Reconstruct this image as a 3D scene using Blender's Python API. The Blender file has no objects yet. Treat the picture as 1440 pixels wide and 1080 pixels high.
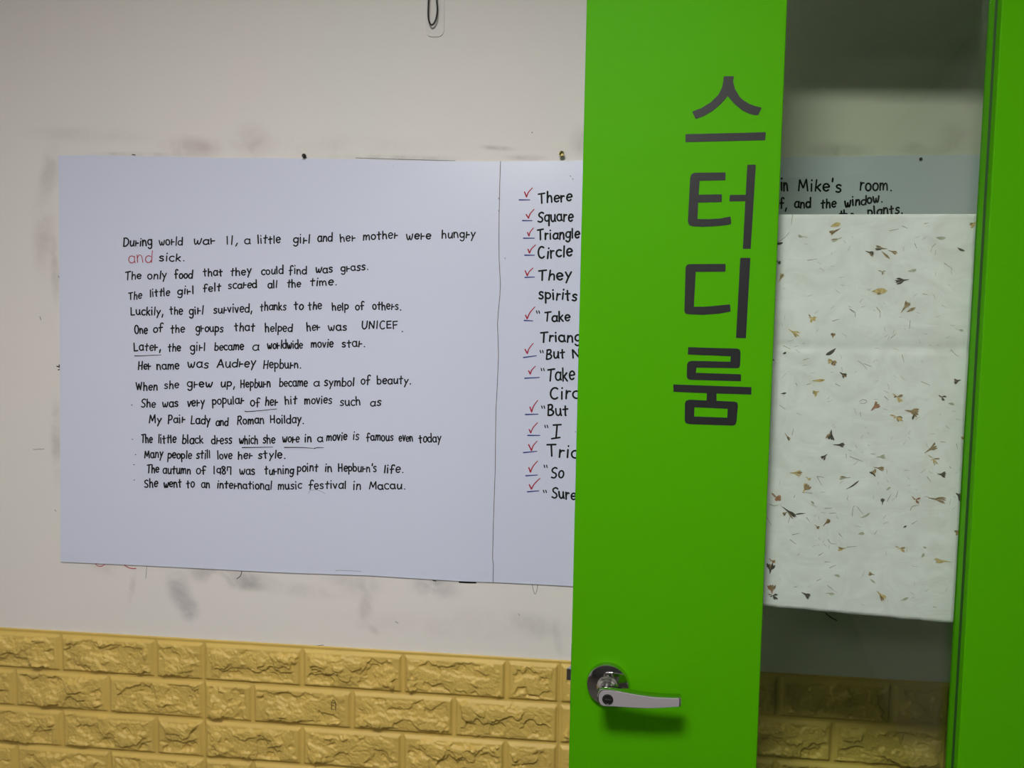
import bpy, bmesh, math, random
from mathutils import Vector, Matrix, noise
from mathutils.geometry import tessellate_polygon

# ------------------------------------------------------------------ camera, light, exposure
S = bpy.context.scene
COL = S.collection
FPX = 1040.0
CAM = Vector((0.7269, -1.3615, 1.506))
YAW, PIT, ROL = -0.09328, -0.063817, 0.017896
FW = Vector((math.sin(YAW) * math.cos(PIT), math.cos(YAW) * math.cos(PIT), math.sin(PIT)))
RT0 = Vector((math.cos(YAW), -math.sin(YAW), 0))
UP0 = RT0.cross(FW)
RT = RT0 * math.cos(ROL) + UP0 * math.sin(ROL)
UP = -RT0 * math.sin(ROL) + UP0 * math.cos(ROL)
cd = bpy.data.cameras.new('camera')
cam = bpy.data.objects.new('camera', cd)
COL.objects.link(cam)
cam.matrix_world = Matrix(((RT.x, UP.x, -FW.x, CAM.x), (RT.y, UP.y, -FW.y, CAM.y), (RT.z, UP.z, -FW.z, CAM.z), (0, 0, 0, 1)))
cd.sensor_width = 36.0
cd.lens = 36.0 * FPX / 1440.0
cd.clip_start = 0.02
S.camera = cam
S.view_settings.view_transform = 'Standard'
S.view_settings.look = 'None'
S.view_settings.gamma = 1.0
S.view_settings.use_curve_mapping = False
S.view_settings.exposure = 0.0
LAMP_MAIN = 108.0       # emission of the ceiling light above the door
LAMP_ROOM = 13.0        # emission of the larger panel further back on the left
w = bpy.data.worlds.new('world')
S.world = w
w.use_nodes = True
w.node_tree.nodes['Background'].inputs[0].default_value = (0.6, 0.62, 0.65, 1)
w.node_tree.nodes['Background'].inputs[1].default_value = 0.02

# ------------------------------------------------------------------ from pixels of the photograph to points on real planes
def ray(px, py):
    return FW + RT * ((px - 720) / FPX) - UP * ((py - 540) / FPX)
def on_wall(px, py, off=0.0):
    """point on the back wall (plane y = 0), off metres in front of it"""
    d = ray(px, py)
    return CAM + d * ((-off - CAM.y) / d.y)
DA = -0.10                                   # the open door stands at this angle to the wall
DU = Vector((math.cos(DA), math.sin(DA), 0))
DN = Vector((math.sin(DA), -math.cos(DA), 0))  # towards the camera
_h = ray(855, 960)
DREF = CAM + _h * 1.05
def on_door(px, py, off=0.0):
    d = ray(px, py)
    return CAM + d * (((DREF - CAM).dot(DN) + off) / d.dot(DN))
_l = [on_door(826, 0), on_door(803, 900)]
UL = sum((p - DREF).dot(DU) for p in _l) / 2
DORG = DREF + DU * UL
DORG.z = 0.0                                  # foot of the latch edge
DM = Matrix(((DU.x, DN.x, 0, DORG.x), (DU.y, DN.y, 0, DORG.y), (0, 0, 1, 0), (0, 0, 0, 1)))
# DU x Z = -? keep a proper rotation: local x = along door, local y = INTO the wall, local z = up
DM = Matrix(((DU.x, -DN.x, 0, DORG.x), (DU.y, -DN.y, 0, DORG.y), (0, 0, 1, 0), (0, 0, 0, 1)))
def duz(px, py, off=0.0):
    """pixel -> (u, z) in the door's own frame on the plane off metres in front of its face"""
    p = on_door(px, py, off) - DORG
    return p.dot(DU), p.z

# ------------------------------------------------------------------ materials
def nodes(m):
    m.use_nodes = True
    return m.node_tree.nodes, m.node_tree.links
def mat(name, col, rough=0.5, metal=0.0, spec=0.5, bump=None, var=None, coat=0.0):
    m = bpy.data.materials.new(name)
    n, l = nodes(m)
    b = n['Principled BSDF']
    b.inputs['Base Color'].default_value = (*col, 1)
    b.inputs['Roughness'].default_value = rough
    b.inputs['Metallic'].default_value = metal
    b.inputs['Specular IOR Level'].default_value = spec
    if coat:
        b.inputs['Coat Weight'].default_value = coat
        b.inputs['Coat Roughness'].default_value = 0.1
    tc = n.new('ShaderNodeTexCoord')
    if var:
        sc, amt = var
        t = n.new('ShaderNodeTexNoise'); t.inputs['Scale'].default_value = sc; t.inputs['Detail'].default_value = 4
        l.new(tc.outputs['Object'], t.inputs['Vector'])
        r = n.new('ShaderNodeMapRange'); r.inputs['From Min'].default_value = 0.3; r.inputs['From Max'].default_value = 0.7
        r.inputs['To Min'].default_value = 1 - amt; r.inputs['To Max'].default_value = 1 + amt
        l.new(t.outputs['Fac'], r.inputs['Value'])
        x = n.new('ShaderNodeVectorMath'); x.operation = 'SCALE'; x.inputs[0].default_value = col
        l.new(r.outputs[0], x.inputs['Scale']); l.new(x.outputs[0], b.inputs['Base Color'])
    if bump:
        sc, st, dist = bump
        t = n.new('ShaderNodeTexNoise'); t.inputs['Scale'].default_value = sc; t.inputs['Detail'].default_value = 5
        l.new(tc.outputs['Object'], t.inputs['Vector'])
        bp = n.new('ShaderNodeBump'); bp.inputs['Strength'].default_value = st; bp.inputs['Distance'].default_value = dist
        l.new(t.outputs['Fac'], bp.inputs['Height']); l.new(bp.outputs[0], b.inputs['Normal'])
    return m
def emit(name, col, s):
    m = bpy.data.materials.new(name)
    n, l = nodes(m)
    n.remove(n['Principled BSDF'])
    e = n.new('ShaderNodeEmission'); e.inputs[0].default_value = (*col, 1); e.inputs[1].default_value = s
    l.new(e.outputs[0], n['Material Output'].inputs[0])
    return m

def plaster_material(smudges):
    """off-white painted plaster with grubby smears of known place and shape"""
    m = bpy.data.materials.new('painted_plaster')
    n, l = nodes(m)
    b = n['Principled BSDF']
    b.inputs['Roughness'].default_value = 0.6
    b.inputs['Specular IOR Level'].default_value = 0.3
    tc = n.new('ShaderNodeTexCoord')
    base = n.new('ShaderNodeTexNoise'); base.inputs['Scale'].default_value = 2.2; base.inputs['Detail'].default_value = 5
    l.new(tc.outputs['Object'], base.inputs['Vector'])
    cr = n.new('ShaderNodeValToRGB')
    cr.color_ramp.elements[0].position = 0.35; cr.color_ramp.elements[0].color = (0.705, 0.69, 0.662, 1)
    cr.color_ramp.elements[1].position = 0.65; cr.color_ramp.elements[1].color = (0.735, 0.685, 0.672, 1)
    l.new(base.outputs['Fac'], cr.inputs[0])
    col = cr.outputs[0]
    fine = n.new('ShaderNodeTexNoise'); fine.inputs['Scale'].default_value = 16; fine.inputs['Detail'].default_value = 7; fine.inputs['Roughness'].default_value = 0.62
    fine.inputs['Distortion'].default_value = 0.6
    l.new(tc.outputs['Object'], fine.inputs['Vector'])
    fm = n.new('ShaderNodeMapRange'); fm.inputs['From Min'].default_value = 0.32; fm.inputs['From Max'].default_value = 0.68
    fm.inputs['To Min'].default_value = 0.0; fm.inputs['To Max'].default_value = 1.25
    l.new(fine.outputs['Fac'], fm.inputs['Value'])
    for (px, py, rx, ry, ang, c, amt) in smudges:
        p = on_wall(px, py)
        mp = n.new('ShaderNodeMapping'); mp.vector_type = 'TEXTURE'
        mp.inputs['Location'].default_value = p
        mp.inputs['Rotation'].default_value = (0, math.radians(ang), 0)
        mp.inputs['Scale'].default_value = (rx / 760.0, 1.0, ry / 760.0)
        l.new(tc.outputs['Object'], mp.inputs['Vector'])
        ln = n.new('ShaderNodeVectorMath'); ln.operation = 'LENGTH'
        l.new(mp.outputs[0], ln.inputs[0])
        mr = n.new('ShaderNodeMapRange'); mr.interpolation_type = 'SMOOTHSTEP'
        mr.inputs['From Min'].default_value = 1.0; mr.inputs['From Max'].default_value = 0.15
        mr.inputs['To Min'].default_value = 0.0; mr.inputs['To Max'].default_value = amt * 0.85
        l.new(ln.outputs['Value'], mr.inputs['Value'])
        mu = n.new('ShaderNodeMath'); mu.operation = 'MULTIPLY'; mu.use_clamp = True
        l.new(mr.outputs[0], mu.inputs[0]); l.new(fm.outputs[0], mu.inputs[1])
        mx = n.new('ShaderNodeMix'); mx.data_type = 'RGBA'
        l.new(mu.outputs[0], mx.inputs[0]); l.new(col, mx.inputs[6]); mx.inputs[7].default_value = (*c, 1)
        col = mx.outputs[2]
    l.new(col, b.inputs['Base Color'])
    bt = n.new('ShaderNodeTexNoise'); bt.inputs['Scale'].default_value = 60; bt.inputs['Detail'].default_value = 4
    l.new(tc.outputs['Object'], bt.inputs['Vector'])
    bp = n.new('ShaderNodeBump'); bp.inputs['Strength'].default_value = 0.12; bp.inputs['Distance'].default_value = 0.002
    l.new(bt.outputs['Fac'], bp.inputs['Height']); l.new(bp.outputs[0], b.inputs['Normal'])
    return m

def glass_material():
    m = bpy.data.materials.new('tinted_glass')
    n, l = nodes(m)
    n.remove(n['Principled BSDF'])
    t = n.new('ShaderNodeBsdfTransparent'); t.inputs[0].default_value = (0.915, 0.955, 0.888, 1)
    g = n.new('ShaderNodeBsdfGlossy'); g.inputs['Roughness'].default_value = 0.0; g.inputs['Color'].default_value = (1, 1, 1, 1)
    ge = n.new('ShaderNodeNewGeometry')
    dt = n.new('ShaderNodeVectorMath'); dt.operation = 'DOT_PRODUCT'
    l.new(ge.outputs['Normal'], dt.inputs[0]); l.new(ge.outputs['Incoming'], dt.inputs[1])
    def mth(op, a, b=None):
        k = n.new('ShaderNodeMath'); k.operation = op
        for q, v in enumerate((a, b)):
            if v is None: continue
            if isinstance(v, (int, float)): k.inputs[q].default_value = v
            else: l.new(v, k.inputs[q])
        return k.outputs[0]
    # Schlick reflectance of one clear surface: the sheet is thin, rays go straight through both faces
    c1 = mth('SUBTRACT', 1.0, mth('ABSOLUTE', dt.outputs['Value']))
    fr = mth('ADD', mth('MULTIPLY', mth('POWER', c1, 5.0), 0.96), 0.04)
    x = n.new('ShaderNodeMixShader')
    l.new(fr, x.inputs[0]); l.new(t.outputs[0], x.inputs[1]); l.new(g.outputs[0], x.inputs[2])
    l.new(x.outputs[0], n['Material Output'].inputs[0])
    return m

def hanji_material():
    m = bpy.data.materials.new('mulberry_paper')
    n, l = nodes(m)
    b = n['Principled BSDF']
    b.inputs['Roughness'].default_value = 0.85
    b.inputs['Specular IOR Level'].default_value = 0.15
    tc = n.new('ShaderNodeTexCoord')
    mp = n.new('ShaderNodeMapping'); mp.inputs['Scale'].default_value = (1, 1, 1.6)
    l.new(tc.outputs['Object'], mp.inputs[0])
    t = n.new('ShaderNodeTexNoise'); t.inputs['Scale'].default_value = 16; t.inputs['Detail'].default_value = 8; t.inputs['Distortion'].default_value = 1.5
    t.inputs['Roughness'].default_value = 0.65
    l.new(mp.outputs[0], t.inputs['Vector'])
    cr = n.new('ShaderNodeValToRGB')
    cr.color_ramp.elements[0].position = 0.3; cr.color_ramp.elements[0].color = (0.62, 0.585, 0.70, 1)
    cr.color_ramp.elements[1].position = 0.62; cr.color_ramp.elements[1].color = (0.73, 0.69, 0.84, 1)
    l.new(t.outputs['Fac'], cr.inputs[0]); l.new(cr.outputs[0], b.inputs['Base Color'])
    bp = n.new('ShaderNodeBump'); bp.inputs['Strength'].default_value = 0.35; bp.inputs['Distance'].default_value = 0.002
    l.new(t.outputs['Fac'], bp.inputs['Height']); l.new(bp.outputs[0], b.inputs['Normal'])
    return m

DIRT = (0.30, 0.27, 0.27); PINK = (0.42, 0.33, 0.32); VIOL = (0.33, 0.32, 0.345); GREY = (0.36, 0.355, 0.34)
SMUDGES = [
    (270, 207, 60, 22, 4, PINK, 0.65), (352, 200, 40, 38, 20, PINK, 0.45), (120, 190, 130, 16, 2, GREY, 0.25),
    (70, 240, 22, 60, 10, GREY, 0.45), (62, 330, 28, 90, 0, PINK, 0.35), (78, 380, 12, 60, 0, DIRT, 0.55),
    (80, 620, 14, 80, 0, GREY, 0.55), (560, 222, 150, 6, 1, GREY, 0.6), (200, 217, 120, 5, 1, GREY, 0.5),
    (470, 205, 240, 22, 1, PINK, 0.2), (825, 200, 34, 30, 40, GREY, 0.55), (1180, 212, 60, 16, 2, GREY, 0.7), (1310, 208, 70, 16, -3, GREY, 0.5), (1345, 195, 40, 30, 20, GREY, 0.4),
    (252, 830, 26, 46, -18, VIOL, 0.85), (266, 858, 22, 24, 30, VIOL, 0.7), (320, 812, 90, 24, 4, DIRT, 0.75), (345, 818, 40, 16, 5, VIOL, 0.6),
    (500, 818, 60, 26, 8, VIOL, 0.5), (612, 826, 50, 24, 8, VIOL, 0.75), (515, 850, 16, 50, 15, DIRT, 0.35), (420, 830, 120, 16, 4, GREY, 0.3),
    (186, 825, 8, 34, 10, DIRT, 0.45), (150, 800, 40, 14, 3, PINK, 0.4), (755, 880, 60, 26, 10, GREY, 0.35), (785, 900, 10, 40, -10, GREY, 0.4), (690, 870, 90, 22, 4, PINK, 0.15),
    (525, 886, 16, 8, 30, DIRT, 0.3), (600, 880, 220, 24, 3, PINK, 0.15), (700, 208, 40, 5, 4, DIRT, 0.5), (742, 222, 40, 6, 2, DIRT, 0.5),
]
M = {
    'plaster': plaster_material(SMUDGES),
    'left_wall': mat('left_wall_paint', (0.60, 0.58, 0.53), 0.7, var=(3, 0.03)),
    'room_wall': mat('room_wall_paint', (0.30, 0.29, 0.27), 0.7, var=(3, 0.04)),
    'dark_wall': mat('dark_wall_paint', (0.05, 0.048, 0.05), 0.8, var=(3, 0.1)),
    'ceiling': mat('ceiling_paint', (0.86, 0.86, 0.84), 0.8, var=(2, 0.02)),
    'floor': mat('floor_vinyl', (0.045, 0.038, 0.032), 0.5, var=(5, 0.15)),
    'foam': mat('yellow_foam_brick', (0.595, 0.415, 0.102), 0.5, var=(12, 0.06), bump=(380, 0.35, 0.0015)),
    'sheet': mat('writing_film', (0.615, 0.645, 0.80), 0.32, spec=0.4, var=(1.5, 0.01)),
    'ink': mat('black_marker_ink', (0.009, 0.009, 0.012), 0.6, spec=0.12),
    'ink_red': mat('red_marker_ink', (0.36, 0.015, 0.04), 0.6, spec=0.15),
    'ink_blue': mat('blue_marker_ink', (0.03, 0.05, 0.24), 0.6, spec=0.15),
    'seam': mat('seam_dirt', (0.05, 0.05, 0.06), 0.6),
    'ink_grey': mat('worn_marker_ink', (0.14, 0.14, 0.16), 0.5),
    'green': mat('green_door_paint', (0.058, 0.295, 0.001), 0.5, spec=0.035, bump=(160, 0.03, 0.0004)),
    'groove_shade': mat('groove_shade_green', (0.010, 0.05, 0.003), 0.6),  # darkened door green, standing in for shade in the bead groove
    'vinyl': mat('black_vinyl', (0.012, 0.012, 0.014), 0.5, spec=0.22),
    'chrome': mat('polished_chrome', (0.62, 0.60, 0.61), 0.06, metal=1.0),
    'brushed': mat('brushed_metal', (0.40, 0.37, 0.40), 0.5, metal=0.45, bump=(500, 0.05, 0.0003)),
    'black': mat('black_plastic', (0.008, 0.008, 0.008), 0.35),
    'glass': glass_material(),
    'hanji': hanji_material(),
    'brass': mat('brass', (0.30, 0.24, 0.10), 0.25, metal=1.0),
    'dark_metal': mat('dark_metal', (0.03, 0.028, 0.025), 0.4, metal=0.6),
    'cord': mat('black_cord', (0.008, 0.008, 0.009), 0.6, bump=(900, 0.3, 0.0005)),
    'clear': mat('milky_plastic', (0.67, 0.645, 0.63), 0.4, spec=0.3),
    'white_metal': mat('white_metal', (0.7, 0.7, 0.7), 0.5),
    'lamp': emit('lamp_diffuser', (1.0, 0.98, 0.945), LAMP_MAIN),
    'lamp_room': emit('room_lamp_diffuser', (1.0, 0.975, 0.94), LAMP_ROOM),
}
PETAL = [mat('petal_tan', (0.50, 0.36, 0.19), 0.8, var=(300, 0.35)), mat('petal_brown', (0.27, 0.18, 0.12), 0.8, var=(300, 0.4)),
         mat('petal_dark', (0.065, 0.052, 0.052), 0.8, var=(300, 0.45)), mat('petal_grey', (0.38, 0.36, 0.34), 0.8, var=(300, 0.2)),
         mat('petal_red', (0.33, 0.155, 0.11), 0.8, var=(300, 0.35)), mat('fibre_grey', (0.24, 0.22, 0.21), 0.8)]

# ------------------------------------------------------------------ helpers
def link(name, me, m, parent=None):
    o = bpy.data.objects.new(name, me)
    COL.objects.link(o)
    if m is not None:
        for q in (m if isinstance(m, (list, tuple)) else [m]):
            me.materials.append(q)
    if parent is not None:
        o.parent = parent
    return o
def from_bm(name, bm, m, parent=None, smooth=False):
    me = bpy.data.meshes.new(name)
    bm.normal_update()
    bm.to_mesh(me); bm.free()
    if smooth:
        for p in me.polygons: p.use_smooth = True
    return link(name, me, m, parent)
def tag(o, label=None, cat=None, group=None, kind=None):
    if label: o['label'] = label
    if cat: o['category'] = cat
    if group: o['group'] = group
    if kind: o['kind'] = kind
    return o
def box(bm, lo, hi, bevel=0.0, seg=2):
    r = bmesh.ops.create_cube(bm, size=1.0)
    vs = r['verts']
    for v in vs:
        v.co = Vector([(lo[i] + hi[i]) / 2 + v.co[i] * (hi[i] - lo[i]) for i in range(3)])
    if bevel:
        es = list({e for v in vs for e in v.link_edges})
        bmesh.ops.bevel(bm, geom=es, offset=bevel, segments=seg, profile=0.5, affect='EDGES')
def tube(bm, pts, r, seg=10, closed=False):
    pts = [Vector(p) for p in pts]
    n = len(pts); rings = []
    prev = None
    for i, p in enumerate(pts):
        t = (pts[(i + 1) % n] - pts[i - 1]) if closed else (pts[min(i + 1, n - 1)] - pts[max(i - 1, 0)])
        t.normalize()
        a = prev - t * prev.dot(t) if prev else t.orthogonal()
        a.normalize(); prev = a
        b = t.cross(a)
        rad = r[i] if isinstance(r, (list, tuple)) else r
        rings.append([bm.verts.new(p + (a * math.cos(k * 2 * math.pi / seg) + b * math.sin(k * 2 * math.pi / seg)) * rad) for k in range(seg)])
    for i in range(n if closed else n - 1):
        A, B = rings[i], rings[(i + 1) % n]
        for k in range(seg):
            bm.faces.new((A[k], A[(k + 1) % seg], B[(k + 1) % seg], B[k]))
    if not closed:
        bm.faces.new(rings[0][::-1]); bm.faces.new(rings[-1])
def lathe(bm, prof, c, ax, seg=48):
    """prof: (radius, height along ax) from base to tip"""
    ax = Vector(ax).normalized(); a = ax.orthogonal().normalized(); b = ax.cross(a); c = Vector(c)
    rings = []
    for (r, h) in prof:
        if r < 1e-6: rings.append([bm.verts.new(c + ax * h)])
        else: rings.append([bm.verts.new(c + ax * h + (a * math.cos(k * 2 * math.pi / seg) + b * math.sin(k * 2 * math.pi / seg)) * r) for k in range(seg)])
    for A, B in zip(rings, rings[1:]):
        for k in range(seg):
            k2 = (k + 1) % seg
            if len(A) == 1 and len(B) == 1: continue
            if len(A) == 1: bm.faces.new((A[0], B[k2], B[k]))
            elif len(B) == 1: bm.faces.new((A[k], A[k2], B[0]))
            else: bm.faces.new((A[k], A[k2], B[k2], B[k]))
    if len(rings[0]) > 1: bm.faces.new(rings[0][::-1])
    if len(rings[-1]) > 1: bm.faces.new(rings[-1])
def prism(bm, outer, holes, front, back):
    """polygon with holes; front(p) and back(p) map 2-D points to 3-D"""
    loops = [outer] + holes
    flat = [p for lp in loops for p in lp]
    tris = tessellate_polygon([[Vector((p[0], p[1], 0)) for p in lp] for lp in loops])
    F = [bm.verts.new(front(p)) for p in flat]; B = [bm.verts.new(back(p)) for p in flat]
    for t in tris:
        try:
            bm.faces.new([F[i] for i in t]); bm.faces.new([B[i] for i in reversed(t)])
        except ValueError: pass
    k = 0
    for lp in loops:
        n = len(lp)
        for i in range(n):
            a, b = k + i, k + (i + 1) % n
            bm.faces.new((F[a], B[a], B[b], F[b]))
        k += n
    bmesh.ops.recalc_face_normals(bm, faces=bm.faces[:])
def smooth_line(pts, sub=5):
    if len(pts) < 3: return list(pts)
    out = []
    P = [pts[0]] + list(pts) + [pts[-1]]
    for i in range(1, len(P) - 2):
        p0, p1, p2, p3 = P[i - 1], P[i], P[i + 1], P[i + 2]
        for k in range(sub):
            t = k / sub
            out.append(tuple(0.5 * (2 * p1[j] + (p2[j] - p0[j]) * t + (2 * p0[j] - 5 * p1[j] + 4 * p2[j] - p3[j]) * t * t + (3 * p1[j] - p0[j] - 3 * p2[j] + p3[j]) * t ** 3) for j in range(2)))
    out.append(tuple(pts[-1]))
    return out
def ribbon(bm, pts, wd, to3d, layer=0.0, w1=None):
    """ink stroke of constant pen width (pixels), round ends, laid on a surface"""
    q = [pts[0]]
    for p in pts[1:]:
        if math.hypot(p[0] - q[-1][0], p[1] - q[-1][1]) > 0.05: q.append(p)
    pts = q
    r = wd / 2
    if len(pts) == 1: pts = [pts[0], (pts[0][0] + 0.3, pts[0][1])]
    n = len(pts); L = []; R = []
    dirs = []
    for i in range(n):
        a = pts[max(i - 1, 0)]; b = pts[min(i + 1, n - 1)]
        dx, dy = b[0] - a[0], b[1] - a[1]; d = math.hypot(dx, dy) or 1
        dirs.append((dx / d, dy / d))
    for i in range(n):
        rr = r if w1 is None else r + (w1 / 2 - r) * i / (n - 1)
        dx, dy = dirs[i]; x, y = pts[i]
        L.append((x - dy * rr, y + dx * rr)); R.append((x + dy * rr, y - dx * rr))
    vl = [bm.verts.new(to3d(p[0], p[1], layer)) for p in L]; vr = [bm.verts.new(to3d(p[0], p[1], layer)) for p in R]
    for i in range(n - 1):
        bm.faces.new((vl[i], vl[i + 1], vr[i + 1], vr[i]))
    for e, s in ((0, -1), (n - 1, 1)):
        dx, dy = dirs[e]; x, y = pts[e]
        rr = r if (w1 is None or e == 0) else w1 / 2
        cap = []
        for k in range(1, 4):
            a = math.pi * k / 4
            cap.append(bm.verts.new(to3d(x - dy * math.cos(a) * rr + s * dx * math.sin(a) * rr, y + dx * math.cos(a) * rr + s * dy * math.sin(a) * rr, layer)))
        ring = [vl[e]] + cap + [vr[e]]
        bm.faces.new(ring)

# ------------------------------------------------------------------ pen alphabet (x-height 1, baseline 0)
def arc(cx, cy, rx, ry, a0, a1, n=10):
    return [(cx + rx * math.cos(math.radians(a0 + (a1 - a0) * i / n)), cy + ry * math.sin(math.radians(a0 + (a1 - a0) * i / n))) for i in range(n + 1)]
G = {
    'a': (0.85, [arc(.4, .48, .38, .48, 50, 330), [(.76, .95), (.74, .3), (.85, .02)]]),
    'b': (0.8, [[(.05, 1.75), (.05, .02)], arc(.38, .46, .36, .46, 150, -160)]),
    'c': (0.7, [arc(.42, .5, .4, .5, 50, 310)]),
    'd': (0.85, [arc(.38, .45, .37, .45, 50, 340), [(.78, 1.75), (.78, 0.0)]]),
    'e': (0.78, [[(.06, .5), (.70, .58)] + arc(.4, .52, .36, .5, 20, 315)]),
    'f': (0.75, [arc(.52, 1.3, .26, .34, 30, 180, 5) + [(.26, .6), (.24, -.1)], [(.0, .72), (.62, .78)]]),
    'g': (0.8, [arc(.38, .55, .36, .45, 40, 330), [(.74, 1.0), (.74, .1), (.66, -.45), (.36, -.62), (.08, -.42)]]),
    'h': (0.78, [[(.06, 1.75), (.06, 0)], [(.06, .55), (.3, .95), (.58, .85), (.66, .4), (.68, 0)]]),
    'i': (0.3, [[(.12, 1.0), (.12, 0)], [(.14, 1.45), (.15, 1.52)]]),
    'j': (0.4, [[(.25, 1.0), (.25, -.3), (0, -.5)], [(.27, 1.45), (.28, 1.5)]]),
    'k': (0.72, [[(.06, 1.7), (.06, 0)], [(.6, .95), (.1, .42)], [(.22, .52), (.66, .0)]]),
    'l': (0.26, [[(.1, 1.7), (.1, 0)]]),
    'm': (1.15, [[(.05, 1.0), (.05, 0)], [(.06, .6), (.26, .98), (.46, .85), (.5, .05)], [(.52, .6), (.76, .98), (.98, .8), (1.04, 0)]]),
    'n': (0.8, [[(.06, 1.0), (.06, 0)], [(.07, .55), (.32, .97), (.6, .82), (.68, .35), (.72, 0)]]),
    'o': (0.78, [arc(.38, .5, .36, .5, 80, 440)]),
    'p': (0.8, [[(.06, 1.05), (.06, -.62)], arc(.38, .55, .36, .45, 150, -150)]),
    'q': (0.8, [arc(.38, .52, .36, .46, 40, 330), [(.74, 1.0), (.72, -.65)]]),
    'r': (0.62, [[(.08, 1.05), (.06, 0)], [(.07, .45), (.3, .56), (.56, .56)]]),
    'R_': (0.55, [[(.06, 1.0), (.06, 0)], [(.06, .5), (.24, .9), (.5, .9)]]),
    's': (0.68, [[(.6, .88), (.36, 1.0), (.1, .82), (.2, .58), (.48, .45), (.58, .2), (.36, 0.0), (.04, .08)]]),
    't': (0.72, [[(.34, 1.5), (.32, .12), (.40, 0.0)], [(.02, .88), (.66, .95)]]),
    'u': (0.82, [[(.06, 1.0), (.08, .35), (.28, .02), (.54, .12), (.68, .5), (.7, 1.0)], [(.7, .95), (.72, .25), (.8, .02)]]),
    'v': (0.7, [('l', [(.02, 1.0), (.32, 0), (.66, 1.0)])]),
    'w': (1.05, [[(.02, 1.0), (.12, .3), (.28, .02), (.46, .35), (.5, .75), (.54, .3), (.72, .02), (.9, .4), (1.0, 1.02)]]),
    'x': (0.7, [('l', [(0, 1), (.66, 0)]), ('l', [(.64, 1), (0, 0)])]),
    'y': (0.76, [('l', [(.04, 1.0), (.36, .25)]), ('l', [(.72, 1.0), (.36, .15), (.14, -.55)])]),
    'z': (0.7, [('l', [(0, 1), (.62, 1), (0, 0), (.66, 0)])]),
    'D': (1.0, [[(.08, 1.5), (.06, 0)], [(.02, 1.42), (.45, 1.5), (.9, 1.1), (.9, .5), (.5, .05), (.04, .02)]]),
    'T': (0.95, [('l', [(0, 1.42), (.92, 1.52)]), [(.44, 1.48), (.42, 0)]]),
    'L': (0.8, [('l', [(.08, 1.55), (.06, .05), (.72, .1)])]),
    'O': (1.0, [arc(.48, .75, .44, .75, 80, 440, 14)]),
    'U': (0.95, [[(.06, 1.5), (.08, .5), (.4, .02), (.78, .4), (.84, 1.5)]]),
    'N': (0.95, [('l', [(.08, 0), (.08, 1.45), (.82, .05), (.84, 1.5)])]),
    'I': (0.4, [[(.2, 1.5), (.18, 0)]]),
    'C': (0.95, [arc(.52, .75, .46, .75, 55, 310, 12)]),
    'E': (0.85, [('l', [(.75, 1.5), (.08, 1.45), (.08, .05), (.76, .08)]), ('l', [(.08, .78), (.66, .8)])]),
    'F': (0.85, [('l', [(.78, 1.5), (.08, 1.45), (.06, 0)]), ('l', [(.08, .75), (.66, .8)])]),
    'H': (1.0, [[(.08, 1.55), (.06, 0)], [(.82, 1.55), (.8, 0)], [(.06, .72), (.82, .8)]]),
    'A': (1.05, [('l', [(.0, 0), (.5, 1.5), (.98, 0)]), [(.2, .5), (.8, .52)]]),
    'P': (0.85, [[(.08, 1.55), (.06, 0)], [(.02, 1.45), (.5, 1.52), (.74, 1.1), (.5, .72), (.08, .68)]]),
    'S': (0.9, [[(.82, 1.35), (.5, 1.5), (.12, 1.25), (.2, .9), (.6, .65), (.76, .3), (.48, .0), (.04, .12)]]),
    'R': (0.95, [[(.08, 1.5), (.06, 0)], [(.02, 1.42), (.5, 1.5), (.72, 1.15), (.5, .8), (.1, .74)], [(.38, .76), (.84, 0)]]),
    'M': (1.2, [('l', [(.04, 0), (.2, 1.45), (.58, .35), (.98, 1.5), (1.1, 0)])]),
    'B': (0.9, [[(.08, 1.5), (.06, 0)], [(.04, 1.45), (.5, 1.5), (.64, 1.15), (.42, .85), (.1, .8)], [(.42, .83), (.8, .5), (.66, .12), (.3, 0), (.06, .04)]]),
    'W': (1.25, [('l', [(.02, 1.3), (.3, 0), (.58, 1.1), (.84, 0), (1.16, 1.35)])]),
    'I_': (0.85, [('l', [(.06, 1.5), (.82, 1.5)]), [(.44, 1.5), (.42, .05)], ('l', [(0, 0), (.8, .08)])]),
    '1': (0.4, [[(.2, 1.4), (.16, 0)]]),
    '9': (0.8, [arc(.38, .72, .34, .45, 40, 340), [(.72, 1.2), (.74, 0)]]),
    '8': (0.8, [[(.66, 1.3), (.34, 1.45), (.1, 1.2), (.6, .6), (.68, .25), (.36, 0), (.08, .25), (.3, .65), (.62, 1.0), (.66, 1.3)]]),
    '7': (0.85, [('l', [(.02, .7), (.06, 1.4), (.72, 1.4), (.66, 0)])]),
    '.': (0.4, [[(.2, .02), (.24, .0)]]),
    ',': (0.45, [[(.26, .1), (.1, -.45)]]),
    "'": (0.3, [[(.16, 1.7), (.12, 1.3)]]),
}
rnd = random.Random(5)
def ch_l(k): return k in 'bdhklt'
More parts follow.
